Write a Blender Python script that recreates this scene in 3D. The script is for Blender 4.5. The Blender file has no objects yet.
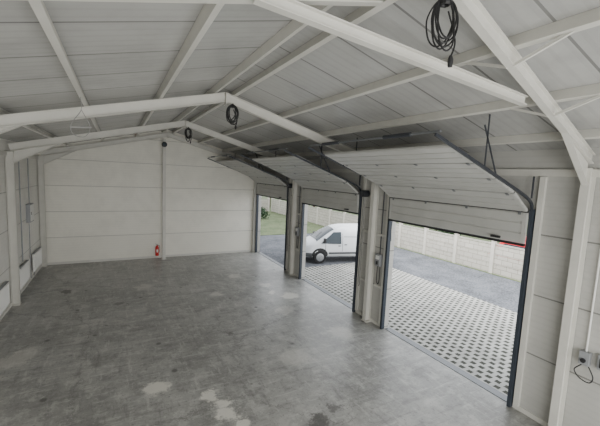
import bpy, bmesh, math, random
from mathutils import Vector, Matrix
random.seed(7)
S = bpy.context.scene
COL = S.collection
ORG = {}

# ------------------------------------------------------------------ materials
def nmat(name):
    m = bpy.data.materials.new(name); m.use_nodes = True
    nt = m.node_tree
    b = nt.nodes['Principled BSDF']
    return m, nt, b
def math_(nt, op, a, b=None, c=None, clamp=False):
    n = nt.nodes.new('ShaderNodeMath'); n.operation = op; n.use_clamp = clamp
    for i, v in enumerate((a, b, c)):
        if v is None: continue
        if isinstance(v, (int, float)): n.inputs[i].default_value = v
        else: nt.links.new(v, n.inputs[i])
    return n.outputs[0]
def mixc(nt, f, a, b):
    n = nt.nodes.new('ShaderNodeMix'); n.data_type = 'RGBA'
    for s, v in ((n.inputs[0], f), (n.inputs[6], a), (n.inputs[7], b)):
        if isinstance(v, (int, float)): s.default_value = v
        elif isinstance(v, tuple): s.default_value = (v[0], v[1], v[2], 1)
        else: nt.links.new(v, s)
    return n.outputs[2]
def pos(nt):
    g = nt.nodes.new('ShaderNodeNewGeometry'); s = nt.nodes.new('ShaderNodeSeparateXYZ')
    nt.links.new(g.outputs['Position'], s.inputs[0])
    return g.outputs['Position'], s.outputs
def noise(nt, vec, scale, detail=4, rough=.55):
    n = nt.nodes.new('ShaderNodeTexNoise'); n.inputs['Scale'].default_value = scale
    n.inputs['Detail'].default_value = detail; n.inputs['Roughness'].default_value = rough
    nt.links.new(vec, n.inputs['Vector']); return n.outputs['Fac']
def ramp(nt, v, lo, hi):
    n = nt.nodes.new('ShaderNodeMapRange'); n.interpolation_type = 'SMOOTHSTEP'
    n.inputs[1].default_value = lo; n.inputs[2].default_value = hi
    nt.links.new(v, n.inputs[0]); return n.outputs[0]
def bump(nt, b, h, strength=.3, dist=.01):
    n = nt.nodes.new('ShaderNodeBump'); n.inputs['Strength'].default_value = strength
    n.inputs['Distance'].default_value = dist
    nt.links.new(h, n.inputs['Height']); nt.links.new(n.outputs[0], b.inputs['Normal'])
def plain(name, col, rough=.5, metal=0, var=.08, sc=6):
    m, nt, b = nmat(name)
    P, _ = pos(nt)
    f = noise(nt, P, sc)
    c2 = tuple(c*(1-var*2) for c in col)
    nt.links.new(mixc(nt, f, c2, tuple(min(1, c*(1+var)) for c in col)), b.inputs['Base Color'])
    b.inputs['Roughness'].default_value = rough; b.inputs['Metallic'].default_value = metal
    return m
def panel(name, col, axis, pitch, off=0, seam=.014, rib=None, rough=.45, dark=.45, var=.05, ribc=0.0, dirt=.12, bs=.6):
    m, nt, b = nmat(name)
    P, xyz = pos(nt)
    a = math_(nt, 'DIVIDE', math_(nt, 'ADD', xyz[axis], off+100*pitch), pitch)
    fr = math_(nt, 'FRACT', a)
    sm = math_(nt, 'LESS_THAN', fr, seam/pitch)
    idn = math_(nt, 'FRACT', math_(nt, 'MULTIPLY', math_(nt, 'SINE', math_(nt, 'MULTIPLY', math_(nt, 'FLOOR', a), 12.9898)), 43758.5))
    base = mixc(nt, idn, tuple(c*(1-var) for c in col), col)
    f = noise(nt, P, 1.3, 7, .65)
    base = mixc(nt, ramp(nt, f, .38, .7), base, tuple(c*(1-dirt) for c in col))
    h = math_(nt, 'MULTIPLY', sm, -1.0)
    if rib:
        w = math_(nt, 'SINE', math_(nt, 'MULTIPLY', xyz[axis], 2*math.pi/rib))
        g = math_(nt, 'GREATER_THAN', w, .6)
        if ribc: base = mixc(nt, math_(nt, 'MULTIPLY', g, ribc), base, tuple(c*.6 for c in col))
        h = math_(nt, 'ADD', h, math_(nt, 'MULTIPLY', g, .25))
    nt.links.new(mixc(nt, sm, base, tuple(c*dark for c in col)), b.inputs['Base Color'])
    bump(nt, b, h, bs, .006)
    b.inputs['Roughness'].default_value = rough
    return m

M = {}
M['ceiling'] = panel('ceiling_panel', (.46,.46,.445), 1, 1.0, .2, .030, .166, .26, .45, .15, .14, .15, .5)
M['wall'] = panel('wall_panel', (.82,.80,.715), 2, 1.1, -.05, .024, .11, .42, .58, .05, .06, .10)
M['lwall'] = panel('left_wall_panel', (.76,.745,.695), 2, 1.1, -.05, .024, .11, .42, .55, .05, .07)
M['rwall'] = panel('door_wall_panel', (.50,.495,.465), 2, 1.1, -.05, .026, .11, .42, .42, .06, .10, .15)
M['steel'] = plain('white_painted_steel', (.62,.61,.56), .42, 0, .08, 3)
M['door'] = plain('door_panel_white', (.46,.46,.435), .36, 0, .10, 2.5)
M['dark'] = plain('dark_galvanised', (.045,.05,.06), .45, .3, .1, 8)
M['guide'] = plain('dark_grey_guide', (.04,.05,.065), .5, .2, .1, 8)
M['galv'] = plain('galvanised', (.20,.21,.22), .45, .5, .12, 12)
M['rubber'] = plain('black_rubber', (.012,.012,.013), .55, 0, .1, 8)
M['black'] = plain('black_plastic', (.02,.02,.022), .45, 0, .1, 8)
M['greybox'] = plain('grey_plastic', (.28,.29,.30), .45, 0, .05, 5)
M['whitebox'] = plain('white_plastic', (.76,.76,.73), .4, 0, .03, 5)
M['red'] = plain('red_enamel', (.60,.02,.02), .3, 0, .05, 5)
M['carred'] = plain('red_car_paint', (.50,.01,.015), .35, 0, .03, 5)
M['van'] = plain('white_van_paint', (.80,.82,.84), .25, 0, .02, 2)
M['glass'] = plain('dark_glass', (.03,.045,.055), .08, 0, .1, 2)
M['tyre'] = plain('tyre', (.015,.015,.016), .8, 0, .1, 10)
M['rim'] = plain('wheel_trim', (.35,.36,.37), .35, .6, .05, 10)
M['lamp'] = plain('lamp_lens', (.75,.77,.8), .15, 0, .05, 10)
M['bumper'] = plain('grey_bumper', (.09,.095,.10), .6, 0, .05, 10)
M['bark'] = plain('bark', (.10,.075,.05), .9, 0, .25, 10)
M['leafA'] = plain('leaf_green', (.07,.13,.04), .7, 0, .35, 3)
M['leafB'] = plain('leaf_dark', (.035,.08,.03), .7, 0, .35, 3)
M['leafC'] = plain('leaf_yellowish', (.16,.19,.05), .7, 0, .3, 3)
M['wire'] = plain('grey_wire', (.28,.28,.27), .5)
M['groove'] = plain('panel_joint', (.06,.06,.058), .6)

def floor_mat():
    m, nt, b = nmat('worn_concrete')
    P, xyz = pos(nt)
    n1 = noise(nt, P, .45, 6, .6); n2 = noise(nt, P, 2.6, 10, .76); n3 = noise(nt, P, 15, 6, .78); n4 = noise(nt, P, 1.1, 9, .70)
    c = mixc(nt, ramp(nt, n1, .35, .65), (.265,.263,.248), (.375,.372,.352))
    c = mixc(nt, math_(nt, 'MULTIPLY', ramp(nt, n2, .51, .60), .5), c, (.52,.515,.485))
    c = mixc(nt, math_(nt, 'MULTIPLY', ramp(nt, n2, .47, .38), .5), c, (.165,.163,.155))
    c = mixc(nt, math_(nt, 'MULTIPLY', ramp(nt, n4, .56, .64), .45), c, (.17,.168,.16))
    c = mixc(nt, math_(nt, 'MULTIPLY', ramp(nt, n4, .42, .36), .35), c, (.50,.495,.47))
    c = mixc(nt, math_(nt, 'MULTIPLY', ramp(nt, n3, .56, .64), .6), c, (.105,.103,.098))
    c = mixc(nt, math_(nt, 'MULTIPLY', ramp(nt, n3, .43, .35), .5), c, (.60,.59,.56))
    for sc, k in (((.35,3.2,1), .4), ((3.0,.5,1), .38)):
        mp = nt.nodes.new('ShaderNodeMapping'); mp.inputs['Scale'].default_value = sc; mp.inputs['Rotation'].default_value = (0,0,.5*k)
        nt.links.new(P, mp.inputs[0])
        s_ = noise(nt, mp.outputs[0], 2.2, 9, .75)
        c = mixc(nt, math_(nt, 'MULTIPLY', ramp(nt, s_, .55, .62), k), c, (.15,.148,.14))
        c = mixc(nt, math_(nt, 'MULTIPLY', ramp(nt, s_, .44, .38), k), c, (.58,.575,.545))
    vo = nt.nodes.new('ShaderNodeTexVoronoi'); vo.inputs['Scale'].default_value = 1.3; vo.inputs['Randomness'].default_value = 1
    nt.links.new(P, vo.inputs['Vector'])
    dd = math_(nt, 'ADD', vo.outputs['Distance'], math_(nt, 'MULTIPLY', math_(nt, 'SUBTRACT', n3, .5), .16))
    c = mixc(nt, math_(nt, 'MULTIPLY', ramp(nt, dd, .10, .05), .75), c, (.075,.073,.068))
    # hairline cracks
    vc = nt.nodes.new('ShaderNodeTexVoronoi'); vc.feature = 'DISTANCE_TO_EDGE'; vc.inputs['Scale'].default_value = .28
    nz = nt.nodes.new('ShaderNodeTexNoise'); nz.inputs['Scale'].default_value = 3.4; nz.inputs['Detail'].default_value = 10; nz.inputs['Roughness'].default_value = .75
    nt.links.new(P, nz.inputs['Vector'])
    va = nt.nodes.new('ShaderNodeVectorMath'); va.operation = 'MULTIPLY_ADD'
    va.inputs[1].default_value = (1.0,1.0,0); nt.links.new(nz.outputs['Color'], va.inputs[0]); nt.links.new(P, va.inputs[2])
    D = va.outputs[0]
    nt.links.new(D, vc.inputs['Vector'])
    c = mixc(nt, math_(nt, 'MULTIPLY', ramp(nt, vc.outputs['Distance'], .006, .002), .45), c, (.10,.098,.092))
    spots = [(.65,6.7,.24,1),(1.50,6.05,.15,1),(1.60,5.75,.15,1),(1.70,5.45,.19,1),(5.34,10.3,.33,.95),(4.9,10.9,.17,.8),(3.07,4.6,.17,-.9),(3.5,4.8,.10,-.7),
             (-1.5,13.3,.2,-.95),(.0,11.6,.14,-.6),(3.0,11.4,.22,.5),(4.2,13.2,.28,.5),(2.6,8.3,.12,-.7),(5.9,5.0,.25,-.4),(1.78,5.12,.13,1),(-1.9,9.0,.35,.35),(5.4,7.2,.38,.45),(-.3,8.2,.28,-.35),(3.6,6.6,.42,.35),(4.6,9.2,.32,.4),(.8,13.0,.32,.35),(5.0,11.7,.22,.6)]
    for x, y, r, s in spots:
        d = nt.nodes.new('ShaderNodeVectorMath'); d.operation = 'DISTANCE'
        d.inputs[1].default_value = (x+.5, y+.5, 0); nt.links.new(D, d.inputs[0])
        k = math_(nt, 'MULTIPLY', ramp(nt, d.outputs['Value'], r*1.25, r*.6), abs(s)*.88)
        c = mixc(nt, k, c, (.74,.72,.65) if s > 0 else (.07,.067,.06))
    nt.links.new(c, b.inputs['Base Color'])
    rg = nt.nodes.new('ShaderNodeMapRange'); rg.inputs[3].default_value = .20; rg.inputs[4].default_value = .52
    nt.links.new(n2, rg.inputs[0]); nt.links.new(rg.outputs[0], b.inputs['Roughness'])
    bump(nt, b, math_(nt, 'ADD', n2, math_(nt, 'MULTIPLY', n3, .3)), .16, .01)
    return m
M['floor'] = floor_mat()
def paver_mat():
    m, nt, b = nmat('grid_pavers')
    P, xyz = pos(nt)
    p = .21
    row = math_(nt, 'DIVIDE', math_(nt, 'ADD', xyz[0], 30), p)
    st = math_(nt, 'MULTIPLY', math_(nt, 'MODULO', math_(nt, 'FLOOR', row), 2), .5)
    v = math_(nt, 'FRACT', row)
    u = math_(nt, 'FRACT', math_(nt, 'ADD', math_(nt, 'DIVIDE', math_(nt, 'ADD', xyz[1], 30), p*1.0), st))
    n = noise(nt, P, 12, 5, .7)
    wob = math_(nt, 'MULTIPLY', math_(nt, 'SUBTRACT', n, .5), .2)
    du = math_(nt, 'ADD', math_(nt, 'ABSOLUTE', math_(nt, 'SUBTRACT', u, .5)), wob)
    dv = math_(nt, 'ADD', math_(nt, 'ABSOLUTE', math_(nt, 'SUBTRACT', v, .5)), wob)
    hole = math_(nt, 'MULTIPLY', math_(nt, 'LESS_THAN', du, .29), math_(nt, 'LESS_THAN', dv, .28))
    n2 = noise(nt, P, 1.5, 6, .7)
    base = mixc(nt, ramp(nt, n2, .35, .65), (.37,.365,.34), (.50,.495,.46))
    soil = mixc(nt, noise(nt, P, 8, 4), (.028,.028,.024), (.07,.073,.052))
    nt.links.new(mixc(nt, hole, base, soil), b.inputs['Base Color'])
    b.inputs['Roughness'].default_value = .85
    bump(nt, b, math_(nt, 'MULTIPLY', hole, -1), .8, .03)
    return m
M['paver'] = paver_mat()
def speck(name, a, c, sc, bs=.5):
    m, nt, b = nmat(name)
    P, xyz = pos(nt)
    f = math_(nt, 'ADD', math_(nt, 'MULTIPLY', noise(nt, P, sc, 3), .6), math_(nt, 'MULTIPLY', noise(nt, P, sc*.08, 4), .4))
    nt.links.new(mixc(nt, ramp(nt, f, .38, .62), a, c), b.inputs['Base Color'])
    b.inputs['Roughness'].default_value = .9
    bump(nt, b, f, bs, .03)
    return m
M['gravel'] = speck('gravel', (.07,.075,.085), (.17,.178,.195), 14)
M['grass'] = speck('grass', (.08,.115,.045), (.17,.20,.10), 10, .8)
def fence_mat():
    m, nt, b = nmat('concrete_fence')
    P, xyz = pos(nt)
    cv = nt.nodes.new('ShaderNodeCombineXYZ')
    nt.links.new(math_(nt, 'ADD', xyz[1], xyz[0]), cv.inputs[0]); nt.links.new(xyz[2], cv.inputs[1])
    br = nt.nodes.new('ShaderNodeTexBrick'); br.inputs['Scale'].default_value = 1
    br.inputs['Brick Width'].default_value = .50; br.inputs['Row Height'].default_value = .235
    br.inputs['Mortar Size'].default_value = .014
    br.inputs['Color1'].default_value = (.48,.455,.395,1); br.inputs['Color2'].default_value = (.42,.395,.34,1); br.inputs['Mortar'].default_value = (.26,.25,.215,1)
    nt.links.new(cv.outputs[0], br.inputs['Vector'])
    n = noise(nt, P, 2.5, 6, .7)
    nt.links.new(mixc(nt, math_(nt, 'MULTIPLY', ramp(nt, n, .5, .7), .45), br.outputs['Color'], (.26,.25,.215)), b.inputs['Base Color'])
    b.inputs['Roughness'].default_value = .9
    bump(nt, b, br.outputs['Fac'], -.5, .015)
    return m
M['fence'] = fence_mat()
M['post'] = plain('concrete_post', (.56,.535,.47), .85, 0, .1, 6)

# ------------------------------------------------------------------ mesh builder
def smoothpts(pts, n=5):
    pts = [Vector(p) for p in pts]; out = []
    for i in range(len(pts)-1):
        p0 = pts[max(0,i-1)]; p1 = pts[i]; p2 = pts[i+1]; p3 = pts[min(len(pts)-1,i+2)]
        for k in range(n):
            t = k/n
            out.append(.5*((2*p1)+(p2-p0)*t+(2*p0-5*p1+4*p2-p3)*t*t+(3*p1-p0-3*p2+p3)*t**3))
    out.append(pts[-1]); return out
class MB:
    def __init__(s): s.v = []; s.f = []
    def add(s, vs, fs):
        n = len(s.v); s.v += [Vector(v) for v in vs]; s.f += [tuple(i+n for i in f) for f in fs]; return s
    def box(s, x0, x1, y0, y1, z0, z1):
        return s.add([(x0,y0,z0),(x1,y0,z0),(x1,y1,z0),(x0,y1,z0),(x0,y0,z1),(x1,y0,z1),(x1,y1,z1),(x0,y1,z1)],
              [(0,3,2,1),(4,5,6,7),(0,1,5,4),(1,2,6,5),(2,3,7,6),(3,0,4,7)])
    def bar(s, p, q, w, h, up=(0,0,1), ou=0, os=0):
        p = Vector(p); q = Vector(q); d = (q-p).normalized(); up = Vector(up)
        if abs(d.dot(up)) > .99: up = Vector((0,1,0))
        sd = d.cross(up).normalized(); u = sd.cross(d).normalized()
        vs = []
        for c in (p, q):
            c = c + u*ou + sd*os
            for a, b in ((-1,-1),(1,-1),(1,1),(-1,1)): vs.append(c + sd*(a*w/2) + u*(b*h/2))
        return s.add(vs, [(0,1,2,3),(7,6,5,4),(0,4,5,1),(1,5,6,2),(2,6,7,3),(3,7,4,0)])
    def ibeam(s, p, q, depth, width, t=.012, up=(0,0,1)):
        s.bar(p, q, width, t, up, ou=depth/2-t/2); s.bar(p, q, width, t, up, ou=-depth/2+t/2)
        s.bar(p, q, t, depth-2*t, up); return s
    def tube(s, pts, r, n=8, closed=False):
        pts = [Vector(p) for p in pts]; m = len(pts); rings = []
        prev = None
        for i, p in enumerate(pts):
            a = pts[i-1] if (i > 0 or closed) else p; b = pts[(i+1) % m] if (i < m-1 or closed) else p
            d = (b-a).normalized()
            if prev is None:
                ref = Vector((0,0,1)) if abs(d.z) < .9 else Vector((1,0,0))
                sd = d.cross(ref).normalized()
            else:
                sd = (prev - d*prev.dot(d)).normalized()
            prev = sd; u = sd.cross(d)
            rings.append([p + sd*(r*math.cos(2*math.pi*k/n)) + u*(r*math.sin(2*math.pi*k/n)) for k in range(n)])
        vs = [v for R in rings for v in R]; fs = []
        for i in range(m if closed else m-1):
            j = (i+1) % m
            for k in range(n):
                fs.append((i*n+k, j*n+k, j*n+(k+1) % n, i*n+(k+1) % n))
        if not closed: fs += [tuple(range(n)), tuple(reversed(range((m-1)*n, m*n)))]
        return s.add(vs, fs)
    def prism(s, poly, axis, a, b):
        n = len(poly); vs = []
        for c in (a, b):
            for p in poly:
                if axis == 'y': vs.append((p[0], c, p[1]))
                elif axis == 'x': vs.append((c, p[0], p[1]))
                else: vs.append((p[0], p[1], c))
        fs = [tuple(range(n)), tuple(reversed(range(n, 2*n)))]
        for i in range(n): fs.append((i, (i+1) % n, n+(i+1) % n, n+i))
        return s.add(vs, fs)
    def lathe(s, prof, c=(0,0,0), n=20, axis='z'):
        c = Vector(c); vs = []; m = len(prof)
        for r, h in prof:
            for k in range(n):
                a = 2*math.pi*k/n
                if axis == 'z': v = Vector((r*math.cos(a), r*math.sin(a), h))
                elif axis == 'y': v = Vector((r*math.cos(a), h, r*math.sin(a)))
                else: v = Vector((h, r*math.cos(a), r*math.sin(a)))
                vs.append(c+v)
        fs = []
        for i in range(m-1):
            for k in range(n): fs.append((i*n+k, i*n+(k+1) % n, (i+1)*n+(k+1) % n, (i+1)*n+k))
        fs += [tuple(reversed(range(n))), tuple(range((m-1)*n, m*n))]
        return s.add(vs, fs)
    def build(s, name, mat, parent=None, smooth=False, bevel=0, local=False):
        if parent is not None: org = Vector((0,0,0)) if local else ORG[parent.name]
        elif local: org = Vector((0,0,0))
        else:
            xs = [v.x for v in s.v]; ys = [v.y for v in s.v]; zs = [v.z for v in s.v]
            org = Vector(((min(xs)+max(xs))/2, (min(ys)+max(ys))/2, min(zs)))
        me = bpy.data.meshes.new(name); me.from_pydata([v-org for v in s.v], [], s.f); me.update()
        bm = bmesh.new(); bm.from_mesh(me); bmesh.ops.recalc_face_normals(bm, faces=bm.faces); bm.to_mesh(me); bm.free()
        me.materials.append(mat)
        if smooth:
            me.polygons.foreach_set('use_smooth', [True]*len(me.polygons))
            try: me.set_sharp_from_angle(angle=math.radians(40))
            except Exception: pass
        o = bpy.data.objects.new(name, me); COL.objects.link(o)
        if parent is not None: o.parent = parent
        else: o.location = org
        ORG[o.name] = org
        if bevel:
            md = o.modifiers.new('bevel', 'BEVEL'); md.width = bevel; md.segments = 2; md.limit_method = 'ANGLE'
        return o
def thing(name, loc, label, cat, group=None, rz=0):
    o = bpy.data.objects.new(name, None); COL.objects.link(o); o.location = loc; o.rotation_euler = (0,0,rz)
    o.empty_display_size = .1
    o['label'] = label; o['category'] = cat
    if group: o['group'] = group
    ORG[o.name] = Vector(loc); return o
def tag(o, label, cat, group=None):
    o['label'] = label; o['category'] = cat
    if group: o['group'] = group
    return o
def struct(o):
    o['kind'] = 'structure'; return o

# ------------------------------------------------------------------ dimensions
XL, XW, YB, YF = -2.8, 6.65, 17.3, -3.0
XR = 2.12
def rz(x): return 5.75 - (.27 if x > XR else .25)*abs(x-XR)      # underside of rafters
RD, PD = .20, .14                            # rafter depth, purlin depth
def cz(x): return rz(x) + RD + PD            # underside of roof panels
WT = .15
DOORS = [(3.4, 6.95), (8.3, 11.9), (13.35, 16.95)]
DTOP = 3.62

# ------------------------------------------------------------------ setting
struct(MB().box(XL-WT, XW+WT, YF-WT, YB+WT, -.15, 0).build('floor', M['floor']))
for sgn, x0, x1 in ((-1, XL-.3, XR), (1, XR, XW+.3)):
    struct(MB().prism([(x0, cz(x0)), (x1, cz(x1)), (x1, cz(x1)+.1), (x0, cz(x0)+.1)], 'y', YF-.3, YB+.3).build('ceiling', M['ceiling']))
def gable(y0, y1): return MB().prism([(XL,0),(XW,0),(XW,cz(XW)),(XR,cz(XR)),(XL,cz(XL))], 'y', y0, y1)
struct(gable(YB, YB+WT).build('wall_back', M['wall']))
struct(MB().box(XL-WT, XL, YF-WT, YB+WT, 0, cz(XL)).build('wall_left', M['lwall']))
w = MB()
ys = [YF-WT] + [v for d in DOORS for v in d] + [YB+WT]
for i in range(0, len(ys), 2): w.box(XW, XW+WT, ys[i], ys[i+1], 0, cz(XW))
for a, b in DOORS: w.box(XW, XW+WT, a, b, DTOP, cz(XW))
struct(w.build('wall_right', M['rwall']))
w = MB(); w.box(XL, XL+.9, YF-WT, YF, 0, 4.4); w.box(XW-.9, XW, YF-WT, YF, 0, 4.4)
w.prism([(XL,4.4),(XW,4.4),(XW,cz(XW)),(XR,cz(XR)),(XL,cz(XL))], 'y', YF-WT, YF)
struct(w.build('wall_front', M['wall']))
struct(MB().box(XL+.16, XW-.16, YB-.03, YB-.001, 0, .10).build('baseboard_back', M['steel']))
struct(MB().box(XL, XL+.03, YF, YB-.03, 0, .10).build('baseboard_left', M['steel']))
t = MB()
for i in range(0, len(ys), 2): t.box(XW-.02, XW-.001, max(ys[i], YF), min(ys[i+1], YB), 0, .09)
struct(t.build('baseboard_right', M['steel']))
struct(MB().box(XW-.05, XW-.001, YF, YB-.04, 4.40, 4.52).build('trim_1', M['steel']))
struct(MB().box(XL+.001, XL+.05, YF, YB-.04, 4.40, 4.52).build('trim_2', M['steel']))
struct(MB().box(XL+.001, XL+.06, YB-.10, YB-.04, .1, 4.4).build('trim_3', M['steel']))
w = MB()
for a, b in DOORS: w.box(XW+.02, XW+WT+.06, a, b, -.02, .012)
struct(w.build('trim_4', M['galv']))
w = MB()
for a, b in DOORS:
    for y0, y1 in ((a-.17, a-.08), (b+.08, b+.17)): w.box(XW-.07, XW-.001, y0, y1, .09, 4.39)
struct(w.build('trim_5', M['steel']))
struct(MB().box(XW+WT, 11.9, -8, 13.6, -.25, -.05).build('paved_yard', M['paver']))
g = MB(); g.box(11.9, 15.85, -8, 22, -.25, -.055); g.box(XW+WT, 11.9, 13.6, 22, -.25, -.055)
struct(g.build('gravel_lane', M['gravel']))
g = MB(); g.box(15.85, 60, -12, 22, -.25, -.03); g.box(-10, 60, 22, 70, -.25, -.03)
struct(g.build('grass_ground', M['grass']))

# ------------------------------------------------------------------ portal frames
CX0, CX1 = XL+.11, XW-.11
def frame(y, label, skew=0.0, hd=.34, rw=.12, near=False):
    root = thing('portal_frame', (XR, y, 0), label, 'steel frame', 'white steel portal frames of the hall')
    for side, cx, wx in ((-1, CX0, XL), (1, CX1, XW)):
        c = MB(); zt = rz(cx)-.02
        c.ibeam((cx, y, .02), (cx, y, zt), .19, .12 if near else .14, .014, up=(1,0,0))
        c.build('column', M['steel'], root)
        MB().box(cx-.105, cx+.105, y-.12, y+.12, 0, .02).build('base_plate', M['steel'], root)
        yr = y - skew if side > 0 else y
        dep = .15 if near else RD-.004
        p = Vector((cx, y, rz(cx)+RD-.004-dep/2)); q = Vector((XR, yr, rz(XR)+RD-.004-dep/2))
        MB().ibeam(p, q, dep, rw, .014).build('rafter', M['steel'], root)
        lift = RD-.004-dep
        k = 1.25*(-side); hx = cx + k; fr = k/(XR-cx)
        h = MB()
        yh = y + (yr-y)*fr
        a0 = Vector((cx-side*.09, y, rz(cx)+lift)); a1 = Vector((hx, yh, rz(hx)+lift)); a2 = Vector((cx-side*.09, y, rz(cx)-hd))
        o = Vector((0, .006, 0))
        h.add([a0-o, a1-o, a2-o, a0+o, a1+o, a2+o], [(0,1,2),(5,4,3),(0,3,4,1),(1,4,5,2),(2,5,3,0)])
        h.bar(a2, a1, rw, .012)
        h.build('haunch', M['steel'], root)
        if near and side > 0:
            for xb in (3.55, 4.75):
                f_ = (xb-cx)/(XR-cx); yb = y+(yr-y)*f_
                for s2 in (-1, 1):
                    MB().bar((xb, yb+s2*.03, rz(xb)+.05), (xb, yb+s2*.55, rz(xb)+RD+.03), .03, .03).build('fly_brace', M['steel'], root)
    MB().box(XR-.008, XR+.008, y-skew-.09, y-skew+.09, rz(XR)-.06, rz(XR)+RD-.01).build('ridge_plate', M['steel'], root)
    return root
frame(2.6, 'white steel portal frame closest to the camera with its column at the right edge', skew=.6, hd=.28, rw=.085, near=True)
frame(7.6, 'white steel portal frame between the nearest and middle garage doors')
frame(12.6, 'white steel portal frame between the middle and farthest garage doors')
frame(17.12, 'white steel end frame standing against the back wall')

PUR = [(-1.75, 'white roof purlin lowest on the left slope, near the left wall'), (-.5, 'white roof purlin second lowest on the left roof slope'),
       (.78, 'white roof purlin next to the ridge pair on the left slope'), (1.88, 'white ridge purlin on the left side of the ridge'),
       (2.34, 'white ridge purlin on the garage door side of the ridge'), (3.55, 'white roof purlin next below the ridge pair on the door side'),
       (4.75, 'white roof purlin halfway down the door side slope'), (5.95, 'white roof purlin above the wall with the garage doors')]
for x, lab in PUR:
    b = MB(); s = -1 if x > XR else 1
    zb = rz(x)+RD+.012
    y0, y1 = YF+.02, YB-.02
    up = Vector((-.26*s, 0, 1)).normalized()
    c = Vector((x, 0, zb+PD/2-.008))
    P, Q = Vector((c.x, y0, c.z)), Vector((c.x, y1, c.z))
    b.bar(P, Q, .07, .008, up, ou=-PD/2+.012); b.bar(P, Q, .07, .008, up, ou=PD/2-.012); b.bar(P, Q, .01, PD-.03, up, os=-.03)
    tag(b.build('roof_purlin', M['steel']), lab, 'roof beam', 'white purlins under the roof panels')
tag(MB().ibeam((4.22, 2.40, 5.20), (.9, 2.50, 5.50), .10, .08, .010).build('diagonal_brace', M['steel']),
    'long white steel tie crossing the roof at the top right, nearest the camera', 'brace')
tag(MB().bar((6.35, 2.35, 4.62), (3.0, -1.6, 5.50), .045, .045).build('wind_brace', M['steel']),
    'thin white bracing bar running from the near column head towards the camera', 'brace')

g = thing('gable_column', (1.93, 16.98, 0), 'white steel post in the middle of the back wall', 'column')
MB().ibeam((1.93, 16.93, .02), (1.93, 16.93, 5.60), .14, .14, .012, up=(0,1,0)).build('post', M['steel'], g)
MB().box(1.93-.11, 1.93+.11, 16.83, 17.03, 0, .02).build('base_plate', M['steel'], g)

# ------------------------------------------------------------------ sectional doors
PATH = [(6.50,3.16),(6.50,3.75),(6.02,4.08),(5.46,4.31),(4.89,4.53),(4.32,4.74)]
def sect(a, b, p, q, th=.045, gap=.014):
    p = Vector((p[0],0,p[1])); q = Vector((q[0],0,q[1])); d = (q-p).normalized()
    n = Vector((d.z,0,-d.x))
    if n.x < 0: n = -n
    p = p + d*gap; q = q - d*gap
    m = MB()
    L = (q-p).length; k = 3
    inner = []
    for i in range(k):
        s0 = i*L/k; s1 = (i+1)*L/k
        inner += [(s0+.020, 0), (s1-.020, 0), (s1-.012, .014), (s1+.010 if i < k-1 else s1, .014)]
    poly = [(0,.0)] + inner + [(L, th), (0, th)]
    n2 = len(poly)
    vs = [p + d*s + n*o + Vector((0, y, 0)) for y in (a, b) for s, o in poly]
    fs = [tuple(range(n2)), tuple(reversed(range(n2, 2*n2)))] + [(i, (i+1) % n2, n2+(i+1) % n2, n2+i) for i in range(n2)]
    return m.add(vs, fs)
DN = ['open white sectional garage door nearest the camera, rolled up overhead',
      'open white sectional garage door in the middle, with the van outside it',
      'open white sectional garage door farthest away beside the back wall']
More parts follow.
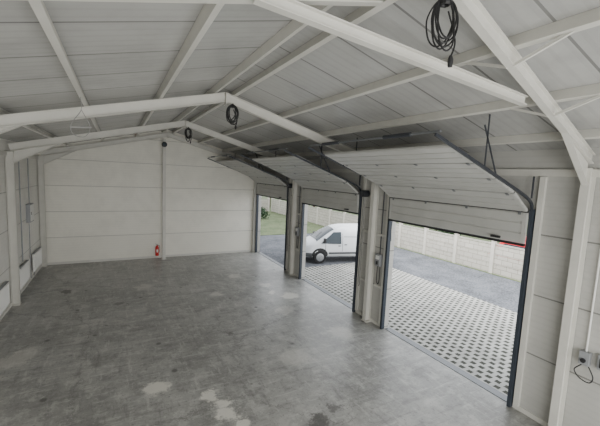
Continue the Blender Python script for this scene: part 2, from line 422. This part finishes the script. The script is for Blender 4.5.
for i, (a, b) in enumerate(DOORS):
    root = thing('door_%d' % (i+1), (6.5, (a+b)/2, 0), DN[i], 'garage door'); root['kind'] = 'structure'
    for j in range(5):
        pn = sect(a+.02, b-.02, PATH[j], PATH[j+1]).build('door_panel', M['door'], root)
        p = Vector((PATH[j][0],0,PATH[j][1])); q = Vector((PATH[j+1][0],0,PATH[j+1][1])); d = (q-p).normalized()
        n = Vector((d.z,0,-d.x)); n = n if n.x > 0 else -n
        st = MB()
        for y in (a+.06, b-.06):
            st.bar(p+d*.02-n*.004+Vector((0,y,0)), q-d*.02-n*.004+Vector((0,y,0)), .06, .006, up=tuple(n))
        st.build('end_stile', M['door'], pn)
        if j < 4:
            hg = MB()
            for k in range(4):
                y = a + .15 + k*(b-a-.3)/3
                hg.bar(q-d*.06-n*.008+Vector((0,y,0)), q+d*.0-n*.008+Vector((0,y,0)), .05, .010, up=tuple(n))
            hg.build('hinge', M['galv'], pn)
            gs = MB(); gs.bar(q+n*.02+Vector((0,a+.02,0)), q+n*.02+Vector((0,b-.02,0)), .030, .030)
            gs.build('joint_gasket', M['groove'], pn)
    MB().box(6.49, 6.55, a+.02, b-.02, 3.12, 3.165).build('bottom_seal', M['rubber'], root)
    for y, sg in ((a-.02, -1), (b+.02, 1)):
        MB().box(6.54, 6.645, y-.032, y+.032, 0.012, 3.80).build('vertical_guide', M['guide'], root)
        pts = smoothpts([(6.57,y,3.76),(6.52,y,3.90),(6.36,y,4.01),(6.05,y,4.13)], 4)+[Vector((3.92,y,4.87))]
        tr = MB()
        for p, q in zip(pts[:-1], pts[1:]):
            tr.bar(p, q, .035, .045, up=(0.3,0,1), ou=0)
        tr.build('track', M['dark'], root)
        hb = MB()
        if sg < 0:
            hb.bar((5.08,y,4.47), (5.08,y,cz(5.08)-.005), .03, .008, up=(0,1,0))
            hb.bar((5.40,y,4.36), (4.98,y,cz(4.98)-.20), .03, .008, up=(0,1,0))
            hb.bar((6.50,y,4.0), (6.50,y,4.39), .05, .008, up=(0,1,0))
        else:
            hb.bar((5.3,y,4.39), (5.3,y,cz(5.3)-.005), .03, .008, up=(0,1,0))
        hb.build('track_hanger', M['dark'], root)
    MB().tube([(3.98,a-.05,4.92),(3.98,b+.05,4.92)], .018, 8).build('torsion_shaft', M['galv'], root)
    sp = MB()
    for c0 in (a+.5, b-1.1):
        sp.tube([(3.98, c0, 4.92), (3.98, c0+.6, 4.92)], .035, 10)
    sp.build('torsion_spring', M['dark'], root)
    MB().tube(smoothpts([(6.44, b-.25, 3.18), (6.41, b-.25, 2.95), (6.43,b-.25,2.6)]), .006, 6).build('pull_rope', M['black'], root)
    MB().box(6.44, 6.495, a+.45, a+.62, 3.20, 3.24).build('lift_handle', M['black'], root)

# ------------------------------------------------------------------ things on the door wall
def hoist(y, label):
    r = thing('door_control_box', (XW-.07, y, 1.45), label, 'control box', 'door control boxes on the piers')
    MB().box(XW-.12, XW-.002, y-.10, y+.10, 1.75, 2.10).build('box', M['greybox'], r, bevel=.008)
    MB().box(XW-.128, XW-.12, y-.07, y+.07, 1.95, 2.06).build('cover', M['whitebox'], r)
    MB().box(XW-.135, XW-.12, y-.03, y+.03, 1.80, 1.90).build('switch', M['black'], r)
    MB().tube([(XW-.03,y,2.10),(XW-.03,y,3.95)], .014, 8).build('conduit', M['dark'], r)
    MB().tube(smoothpts([(XW-.04,y-.05,1.75),(XW-.05,y-.06,1.35),(XW-.05,y-.01,1.22),(XW-.05,y+.05,1.35),(XW-.04,y+.05,1.75)]), .012, 8).build('cable', M['black'], r)
hoist(7.30, 'grey door control box on the pier between the two nearest garage doors')
hoist(12.3, 'grey door control box on the pier between the two farthest garage doors')
def chain(y, label):
    r = thing('hand_chain', (XW-.15, y, .9), label, 'chain', 'door hoist chains')
    MB().tube([(XW-.12,y,3.75),(XW-.12,y,1.0),(XW-.12,y+.03,.93),(XW-.12,y+.06,1.0),(XW-.12,y+.06,3.75)], .006, 6).build('chain', M['dark'], r)
    MB().lathe([(.10,-.10),(.10,.119)], (XW-.12, y+.03, 3.78), 16, 'x').build('chain_wheel', M['dark'], r)
chain(8.02, 'thin steel hoist chain hanging on the pier just left of the middle door edge')
chain(13.06, 'thin steel hoist chain hanging on the far pier next to the farthest door')
def rail(y0, y1, z, label):
    r = MB(); r.bar((XW-.03,y0,z),(XW-.03,y1,z), .05, .06)
    tag(r.build('wall_rail', M['steel']), label, 'rail', 'white steel wall rails on the door wall')
rail(7.13, 7.44, 1.15, 'low white wall rail on the first pier, left part')
rail(7.75, 8.12, 1.15, 'low white wall rail on the first pier, beyond its column')
rail(7.13, 7.44, 2.65, 'upper white wall rail on the first pier, nearer part')
rail(7.75, 8.12, 2.65, 'upper white wall rail on the first pier, beyond its column')
rail(12.08, 12.44, 1.15, 'low white wall rail on the second pier')
rail(12.08, 12.44, 2.65, 'upper white wall rail on the second pier')
r = thing('socket_box', (XW-.05, 2.33, 1.35), 'grey socket box on the wall right of the near column, loose cable below', 'socket')
MB().box(XW-.09, XW-.001, 2.28, 2.42, 1.40, 1.62).build('box', M['greybox'], r, bevel=.006)
MB().lathe([(.035,-.0),(.035,.03),(.025,.035)], (XW-.125, 2.35, 1.48), 14, 'x').build('socket_cap', M['black'], r)
MB().tube([(XW-.03,2.35,1.60),(XW-.03,2.35,4.38)], .014, 8).build('conduit', M['whitebox'], r)
MB().tube(smoothpts([(XW-.06,2.30,1.42),(XW-.10,2.20,1.27),(XW-.10,2.24,1.16),(XW-.08,2.38,1.17),(XW-.07,2.46,1.26),(XW-.06,2.42,1.34),(XW-.05,2.36,1.41)]), .009, 8).build('cable', M['black'], r)
r = thing('switch_box', (XW-.05, 2.1, 1.40), 'dark switch box at the right edge beside the socket box', 'switch')
MB().box(XW-.08, XW-.001, 2.05, 2.18, 1.42, 1.66).build('box', M['greybox'], r, bevel=.006)
MB().box(XW-.09, XW-.08, 2.08, 2.15, 1.46, 1.60).build('switch', M['black'], r)

# ------------------------------------------------------------------ back wall and left wall things
r = thing('fire_extinguisher', (1.66, 17.18, .12), 'red fire extinguisher at the foot of the back wall post', 'fire extinguisher')
MB().lathe([(.02,.12),(.075,.13),(.08,.16),(.08,.50),(.065,.56),(.03,.60),(.02,.62)], (1.66,17.19,0), 18).build('cylinder', M['red'], r, smooth=True)
MB().box(1.645,1.675,17.17,17.21,.62,.67).build('valve', M['black'], r)
MB().bar((1.66,17.19,.67),(1.58,17.17,.71),.02,.012).build('handle', M['black'], r)
MB().tube(smoothpts([(1.68,17.17,.64),(1.76,17.15,.6),(1.765,17.13,.4),(1.74,17.12,.28)]), .010, 8).build('hose', M['black'], r)
MB().box(1.62,1.70,17.265,17.298,.2,.55).build('bracket', M['galv'], r)
MB().box(1.625,1.695,17.103,17.112,.30,.44).build('information_plate', M['whitebox'], r)
r = thing('round_lamp', (1.93, 16.8, 5.3), 'small dark round lamp at the top of the back wall post', 'lamp')
MB().lathe([(.10,-.06),(.12,-.02),(.12,.05)], (1.93, 16.80, 5.36), 18, 'y').build('housing', M['black'], r)
MB().lathe([(.085,-.005),(.085,.0)], (1.93, 16.735, 5.36), 18, 'y').build('lens', M['glass'], r)

def radiator(y0, y1, label):
    r = thing('wall_radiator', (XL+.07, (y0+y1)/2, .15), label, 'radiator', 'low white radiators along the left wall')
    MB().box(XL+.05, XL+.12, y0, y1, .26, .92).build('panel', M['whitebox'], r, bevel=.01)
    g = MB(); n = int((y1-y0)/.08)
    for k in range(n): g.box(XL+.12, XL+.128, y0+.04+k*.08, y0+.06+k*.08, .32, .86)
    g.build('fin_rows', M['whitebox'], r)
    MB().box(XL+.045, XL+.125, y0, y1, .92, .935).build('top_grille', M['greybox'], r)
    for y in (y0+.2, y1-.2): MB().box(XL+.001, XL+.05, y-.02, y+.02, .3, .75).build('bracket', M['galv'], r)
    MB().tube([(XL+.08,y0+.06,.26),(XL+.08,y0+.06,.105)], .01, 8).build('pipe', M['galv'], r)
radiator(13.2, 14.4, 'low white radiator on the left wall just beyond the column')
radiator(15.3, 16.6, 'low white radiator on the left wall nearest the back corner')
radiator(10.6, 11.9, 'low white radiator at the left edge of the picture before the column')
r = thing('distribution_board', (XL+.07, 15.2, 2.1), 'pale grey electrical cabinet mounted high on the left wall', 'electrical box')
MB().box(XL+.001, XL+.12, 14.85, 15.45, 2.15, 2.80).build('cabinet', M['greybox'], r, bevel=.01)
MB().box(XL+.12, XL+.13, 14.89, 15.41, 2.19, 2.76).build('door', M['whitebox'], r)
MB().box(XL+.13, XL+.145, 14.92, 14.95, 2.42, 2.52).build('latch', M['black'], r)
MB().tube([(XL+.05,15.15,2.8),(XL+.05,15.15,4.39)], .018, 8).build('conduit', M['greybox'], r)
MB().tube([(XL+.05,15.0,2.15),(XL+.05,15.0,.12)], .014, 8).build('lower_conduit', M['greybox'], r)
tag(MB().tube([(XL+.05,13.9,1.0),(XL+.05,13.9,4.39)], .018, 8).build('wall_conduit', M['greybox']), 'thin grey pipe running up the left wall between column and cabinet', 'pipe')

# ------------------------------------------------------------------ hanging cable coils
def coil(loc, label, w=.13, h=.21, n=7, top=None, mat='rubber', rr=.007, seed=1):
    x, y, z = loc
    rnd = random.Random(seed)
    r = thing('cable_coil', (x, y, z-h*2), label, 'cable', 'cable coils hanging from the roof')
    ctl = []
    for j in range(n):
        ww = w*rnd.uniform(.5, 1.05); hh = h*rnd.uniform(.72, 1.08); dx = rnd.uniform(-.03,.03); ph = rnd.uniform(-.25,.25); dy = rnd.uniform(-.05,.05)
        for k in range(8):
            a = 2*math.pi*k/8 + math.pi/2
            low = (1-math.sin(a))/2
            px = ww*math.cos(a+ph*low)+dx*low; pz = -hh+hh*math.sin(a)
            ctl.append((x+px*.86+rnd.uniform(-.006,.006), y-px*.45+dy*low, z+pz+rnd.uniform(-.008,.008)))
    c = MB(); c.tube(smoothpts(ctl, 4), rr, 6); c.build('coil', M[mat], r, smooth=True)
    MB().tube(smoothpts([(x,y,z-.01),(x+.015,y,(z+top)/2),(x,y,top)]), rr, 6).build('hanging_lead', M[mat], r)
    b = MB()
    for k in range(3): b.tube([(x+.035*math.cos(t*.785), y+.035*math.sin(t*.785), z-.05+.012*k) for t in range(8)], rr, 6, closed=True)
    b.build('binding', M[mat], r)
    pz = z-2*h-.04
    MB().lathe([(.018,-.06),(.022,-.03),(.022,0),(.010,.03)], (x+.07,y-.04,pz), 10).build('plug', M['black'], r, smooth=True)
    MB().tube(smoothpts([(x+.07,y-.04,pz+.02),(x+.09,y-.05,z-h*1.5),(x+.02,y-.02,z-.1)]), rr, 6).build('lead_tail', M[mat], r)
coil((2.30,2.00,5.65), 'large black cable coil at the top of the picture, nearest the camera', top=rz(2.30)+.04, seed=3, rr=.007)
coil((XR+.12,7.45,5.68), 'black cable coil hanging from the second roof frame ridge', top=5.71, seed=5, rr=.011)
coil((XR+.08,12.45,5.68), 'small black cable coil hanging from the third roof frame, farthest from the camera', top=5.72, seed=8, rr=.012)
r = thing('wire_loop', (-.5, 6.6, 4.6), 'thin grey wire loop dangling from the left roof slope', 'wire')
MB().tube(smoothpts([(-.5,6.6,rz(-.5)+RD),(-.49,6.61,5.1),(-.62,6.5,4.85),(-.60,6.52,4.70),(-.45,6.62,4.68),(-.38,6.66,4.85),(-.49,6.61,5.1)]), .006, 6).build('wire', M['wire'], r)
MB().bar((-.64,6.5,4.80),(-.36,6.66,4.84), .02,.02).build('wire_holder', M['wire'], r)

# ------------------------------------------------------------------ vehicles
def lerp(t, tab):
    for (a, va), (b, vb) in zip(tab[:-1], tab[1:]):
        if t <= b: return va + (vb-va)*max(0, (t-a))/(b-a)
    return tab[-1][1]
class Shell:
    def __init__(s, top, wid, bot, n, belt, tum):
        s.top, s.wid, s.bot, s.n, s.belt, s.tum = top, wid, bot, n, belt, tum
        s.L0, s.L1 = top[0][0], top[-1][0]
    def taper(s, z): return 1 - s.tum*max(0, z-s.belt)
    def y(s, x, z):
        T = lerp(x, s.top); zc = (T+s.bot)/2; H = (T-s.bot)/2
        k = max(0, 1-abs((z-zc)/H)**s.n)
        return lerp(x, s.wid)*k**(1/s.n)*s.taper(z)
    def z(s, x, y):
        T = lerp(x, s.top); zc = (T+s.bot)/2; H = (T-s.bot)/2; W = lerp(x, s.wid)*s.taper(T)
        return zc + H*max(0, 1-abs(y/W)**s.n)**(1/s.n)
    def mesh(s, ns=56, nr=40):
        m = MB(); vs = []; fs = []
        for i in range(ns+1):
            x = s.L0+(s.L1-s.L0)*i/ns; T = lerp(x, s.top); zc = (T+s.bot)/2; H = (T-s.bot)/2; W = lerp(x, s.wid)
            for k in range(nr):
                a = 2*math.pi*(k+.5)/nr; ca, sa = math.cos(a), math.sin(a)
                z = zc+H*math.copysign(abs(sa)**(2/s.n), sa)
                vs.append((x, W*math.copysign(abs(ca)**(2/s.n), ca)*s.taper(z), z))
        for i in range(ns):
            for k in range(nr): fs.append((i*nr+k, i*nr+(k+1) % nr, (i+1)*nr+(k+1) % nr, (i+1)*nr+k))
        fs += [tuple(range(nr)), tuple(range(ns*nr, (ns+1)*nr))]
        return m.add(vs, fs)
    def side_patch(s, corners, sg, off=.008, n=8):
        m = MB(); vs = []
        for j in range(n+1):
            for i in range(n+1):
                u, v = i/n, j/n
                x = (1-v)*((1-u)*corners[0][0]+u*corners[1][0])+v*((1-u)*corners[3][0]+u*corners[2][0])
                z = (1-v)*((1-u)*corners[0][1]+u*corners[1][1])+v*((1-u)*corners[3][1]+u*corners[2][1])
                vs.append((x, sg*(s.y(x, z)+off), z))
        return m.add(vs, [(j*(n+1)+i, j*(n+1)+i+1, (j+1)*(n+1)+i+1, (j+1)*(n+1)+i) for j in range(n) for i in range(n)])
    def top_patch(s, x0, x1, w0, w1, off=.01, n=8):
        m = MB(); vs = []
        for j in range(n+1):
            x = x0+(x1-x0)*j/n; w = w0+(w1-w0)*j/n
            for i in range(n+1):
                y = -w+2*w*i/n; vs.append((x-off*.6, y, s.z(x, y)+off))
        return m.add(vs, [(j*(n+1)+i, j*(n+1)+i+1, (j+1)*(n+1)+i+1, (j+1)*(n+1)+i) for j in range(n) for i in range(n)])
def wheel(root, x, y, r, sg):
    w = MB().lathe([(r*.6,-.11),(r*.93,-.11),(r,-.07),(r,.07),(r*.93,.11),(r*.6,.11)], (x, y, r), 28, 'y').build('wheel', M['tyre'], root, smooth=True, local=True)
    MB().lathe([(r*.60,0),(r*.55,.012),(r*.2,.005),(r*.15,.03)] if sg > 0 else [(r*.15,-.03),(r*.2,-.005),(r*.55,-.012),(r*.60,0)], (x, y+sg*.112, r), 20, 'y').build('rim', M['rim'], w, smooth=True, local=True)
GZ = -.055
v = thing('delivery_van', (10.50, 14.50, GZ), 'white panel van parked outside the middle garage door, nose to the left', 'van', rz=math.radians(-15))
sh = Shell([(-2.40,.66),(-2.36,.80),(-2.25,.92),(-2.05,1.02),(-1.72,1.12),(-1.55,1.22),(-1.2,1.46),(-.9,1.64),(-.6,1.77),(-.2,1.84),(1.0,1.87),(2.0,1.84),(2.28,1.77),(2.38,1.60)],
           [(-2.40,.48),(-2.34,.68),(-2.2,.82),(-1.95,.91),(-1.6,.95),(2.1,.95),(2.32,.92),(2.38,.88)], .24, 4.2, 1.0, .18)
sh.mesh().build('body', M['van'], v, smooth=True, local=True)
sh.top_patch(-1.66, -.74, .78, .60).build('windscreen', M['glass'], v, smooth=True, local=True)
for sg in (-1, 1):
    sh.side_patch([(-1.48,1.02),(-.42,.99),(-.42,1.58),(-.80,1.56)], sg).build('side_window', M['glass'], v, smooth=True, local=True)
    sh.side_patch([(-2.32,.66),(-1.98,.72),(-1.78,.98),(-2.20,.84)], sg, .006).build('headlight', M['lamp'], v, smooth=True, local=True)
    sh.side_patch([(-2.36,.34),(-1.90,.32),(-1.90,.54),(-2.36,.54)], sg, .012).build('bumper_corner', M['bumper'], v, smooth=True, local=True)
    sh.side_patch([(-1.05,.48),(.95,.48),(.95,.58),(-1.05,.58)], sg, .014).build('side_moulding', M['bumper'], v, smooth=True, local=True)
    for x in (-.36, .92):
        sh.side_patch([(x,.42),(x+.018,.42),(x+.018,1.70),(x,1.70)], sg, .004, 6).build('door_gap', M['black'], v, local=True)
    sh.side_patch([(-1.25,.42),(-1.232,.42),(-1.22,1.0),(-1.238,1.0)], sg, .004, 6).build('door_gap', M['black'], v, local=True)
    sh.side_patch([(-.58,.88),(-.44,.88),(-.44,.92),(-.58,.92)], sg, .02, 2).build('door_handle', M['black'], v, local=True)
    sh.side_patch([(-.26,.94),(-.12,.94),(-.12,.98),(-.26,.98)], sg, .02, 2).build('door_handle', M['black'], v, local=True)
    sh.side_patch([(-.30,1.34),(2.2,1.32),(2.2,1.34),(-.30,1.36)], sg, .004, 6).build('slide_rail', M['bumper'], v, local=True)
    m = MB(); yy = sg*(sh.y(-1.3,1.1)+.10)
    m.box(-1.36,-1.27, yy-.10, yy+.10, 1.06, 1.30); m.build('mirror', M['black'], v, bevel=.03, local=True)
    sh.side_patch([(2.26,.9),(2.34,.9),(2.30,1.4),(2.24,1.4)], sg, .008, 4).build('tail_light', M['red'], v, local=True)
    for x in (-1.50, 1.6):
        pts = [(x+.43*math.cos(a*math.pi/12), .36+.43*math.sin(a*math.pi/12)) for a in range(13)]
        arch = MB(); n = len(pts)
        arch.add([(px, sg*(sh.y(px, max(pz,.36))+.004), pz) for px, pz in pts]+[(x, sg*(sh.y(x,.5)+.004), .36)], [(i, i+1, n) for i in range(n-1)])
        arch.build('wheel_arch', M['black'], v, local=True)
        wheel(v, x, sg*.86, .33, sg)
g = MB()
for k in range(3): g.box(-2.43, -2.36, -.38, .38, .50+k*.06, .53+k*.06)
g.build('grille', M['black'], v, local=True)
MB().box(-2.425, -2.385, -.46, .46, .32, .48).build('front_bumper', M['bumper'], v, bevel=.02, local=True)
MB().box(-2.435, -2.425, -.26, .26, .35, .46).build('number_plate', M['whitebox'], v, local=True)
MB().bar((-1.58,-.3,1.24),(-1.22,-.1,1.48),.015,.01).build('wiper', M['black'], v, local=True)
MB().box(-.5,.5,-.4,.4,.2,.3).build('underbody', M['black'], v, local=True)

c = thing('parked_car', (17.6, 8.55, -.03), 'red car parked beyond the concrete fence, only its roof showing', 'car', rz=math.radians(-90))
sc = Shell([(-2.1,.82),(-2.0,1.02),(-1.7,1.22),(-1.6,1.26),(-1.25,1.78),(.2,1.84),(1.3,1.80),(1.85,1.34),(2.05,1.22),(2.12,.9)],
           [(-2.1,.62),(-1.9,.80),(-1.4,.87),(1.6,.87),(2.12,.72)], .26, 5, 1.1, .12)
sc.mesh(44, 32).build('body', M['carred'], c, smooth=True, local=True)
for sg in (-1, 1):
    sc.side_patch([(-1.3,1.18),(.2,1.18),(.2,1.42),(-1.15,1.42)], sg).build('side_window', M['glass'], c, local=True)
    sc.side_patch([(.28,1.18),(1.5,1.18),(1.3,1.42),(.28,1.42)], sg).build('side_window', M['glass'], c, local=True)
    for x in (-1.3, 1.25): wheel(c, x, sg*.78, .34, sg)

# ------------------------------------------------------------------ fence
def fence(P, Q, label):
    P = Vector(P); Q = Vector(Q); L = (Q-P).length; n = int(L/2.05); d = (Q-P).normalized()
    r = thing('concrete_fence', (P.x, P.y, -.05), label, 'fence', 'precast concrete fences round the yard')
    Z = lambda z: Vector((0,0,z))
    for k in range(n+1):
        p = P + d*(k*2.05)
        m = MB(); m.bar(p+Z(-.05), p+Z(1.53), .17, .17, up=tuple(d))
        m.bar(p+Z(1.53), p+Z(1.56), .20, .20, up=tuple(d))
        m.build('post', M['post'], r)
        if k < n:
            q = p + d*2.05
            m = MB()
            for j in range(3):
                z = .19 + j*.465
                m.bar(p+d*.086+Z(z-.01), q-d*.086+Z(z-.01), .05, .445)
            m.bar(p+d*.086+Z(1.40), q-d*.086+Z(1.40), .09, .07)
            m.build('panel', M['fence'], r)
fence((16.0, -.5, 0), (16.0, 36.4, 0), 'long light concrete fence across the lane, parallel to the garage doors')
fence((15.6, 36.6, 0), (2.0, 36.6, 0), 'short stretch of concrete fence at the far end of the lawn')

# ------------------------------------------------------------------ trees and shrubs
def tree(x, y, h, rad, mat, label, name='tree', cat='tree', n=1500, low=.3, grp='trees beyond the fence'):
    r = thing(name, (x, y, -.05), label, cat, grp)
    t = MB()
    t.lathe([(.16*h/7,-.05),(.11*h/7,h*.4),(.04*h/7,h*.85)], (x,y,0), 10).build('trunk', M['bark'], r, smooth=True)
    f = MB(); rnd = random.Random(int(x*31+y*17))
    bl = []
    for k in range(11):
        a = rnd.uniform(0, 6.28); q = rad*rnd.uniform(.1,.62); zz = h*rnd.uniform(low+.08,.88)
        bl.append((x+q*math.cos(a), y+q*math.sin(a), zz, rad*rnd.uniform(.35,.55)))
    for k in range(n):
        bx_, by_, bz_, br_ = bl[k % len(bl)]
        d = Vector((rnd.gauss(0,1), rnd.gauss(0,1), rnd.gauss(0,1))).normalized()*br_*rnd.uniform(.65,1.0)
        c = Vector((bx_, by_, bz_))+d
        if c.z < .1: c.z = .1
        u = Vector((rnd.gauss(0,1), rnd.gauss(0,1), rnd.gauss(0,1))).normalized(); w_ = u.cross(Vector((rnd.gauss(0,1), .3, rnd.gauss(0,1)))).normalized()
        s = rnd.uniform(.10,.22)*max(.6, h/7)
        f.add([c-u*s, c-w_*s*.6, c+u*s, c+w_*s*.6], [(0,1,2,3)])
    f.build('foliage', M[mat], r)
tree(17.8, 41.5, 8.0, 3.0, 'leafB', 'tall dark tree seen through the farthest garage door')
tree(13.2, 42.0, 6.5, 2.6, 'leafA', 'mid green bushy tree left of the tall dark one, seen through the farthest door')
tree(22.0, 37.0, 7.0, 3.0, 'leafA', 'broad green tree behind the corner of the concrete fence')
tree(24.5, 29.0, 6.0, 2.8, 'leafC', 'yellowish green tree behind the fence, above the van')
tree(25.0, 20.5, 3.2, 1.8, 'leafA', 'low round green tree behind the fence, right of the van')
tree(20.5, 16.0, 2.2, 1.1, 'leafB', 'dark shrub behind the fence in the middle of the nearest doorway', 'shrub', 'shrub', 700, .15, None)
tree(12.2, 30.5, 1.4, .9, 'leafB', 'low round shrub on the lawn beyond the farthest door', 'shrub', 'shrub', 600, .1, None)

# ------------------------------------------------------------------ lights and world
W = bpy.data.worlds.new('World'); S.world = W; W.use_nodes = True
nt = W.node_tree; bg = nt.nodes['Background']
tc = nt.nodes.new('ShaderNodeTexCoord'); sp = nt.nodes.new('ShaderNodeSeparateXYZ'); nt.links.new(tc.outputs['Generated'], sp.inputs[0])
mr = nt.nodes.new('ShaderNodeMapRange'); mr.inputs[1].default_value = 0; mr.inputs[2].default_value = .8
nt.links.new(sp.outputs[2], mr.inputs[0])
nt.links.new(mixc(nt, mr.outputs[0], (.97,.98,1.0), (.88,.93,1.0)), bg.inputs['Color'])
bg.inputs['Strength'].default_value = 2.5
def area(name, loc, sx, sy, power, label, col=(1,1,1)):
    l = bpy.data.lights.new(name, 'AREA'); l.shape = 'RECTANGLE'; l.size = sx; l.size_y = sy; l.energy = power; l.color = col
    o = bpy.data.objects.new(name, l); COL.objects.link(o); o.location = loc
    o['label'] = label; o['category'] = 'light'
    return o
o = area('rear_fill_light', (XR, -2.6, 2.0), 7, 3.4, 480, 'added fill lamp behind the camera, brightening the hall', (1,.985,.94))  # unseen area lamp added inside the near end to lift the interior
o.rotation_euler = (math.radians(82),0,0)
o = area('door_fill_light', (12.0, 9.5, 6.8), 15, 4, 2700, 'added lamp high outside the three garage doors, boosting the overcast daylight', (.99,.99,.985))  # extra lamp on top of the world sky, kept above the door view
d = Vector((-1,0,-.66)).normalized()
o.rotation_euler = Matrix(((0, -d.z, -d.x),(1,0,0),(0,d.x,-d.z))).to_euler()

# ------------------------------------------------------------------ camera
cam = bpy.data.cameras.new('Camera'); co = bpy.data.objects.new('Camera', cam); COL.objects.link(co)
cam.sensor_width = 36; cam.lens = 20.4; cam.clip_start = .05; cam.clip_end = 300
f = Vector((.474,.875,-.107)).normalized(); rt = Vector((.881,-.471,.046)); rt = (rt - f*rt.dot(f)).normalized(); up = rt.cross(f)
co.matrix_world = Matrix(((rt.x,up.x,-f.x,0),(rt.y,up.y,-f.y,0),(rt.z,up.z,-f.z,4.2),(0,0,0,1)))
S.camera = co
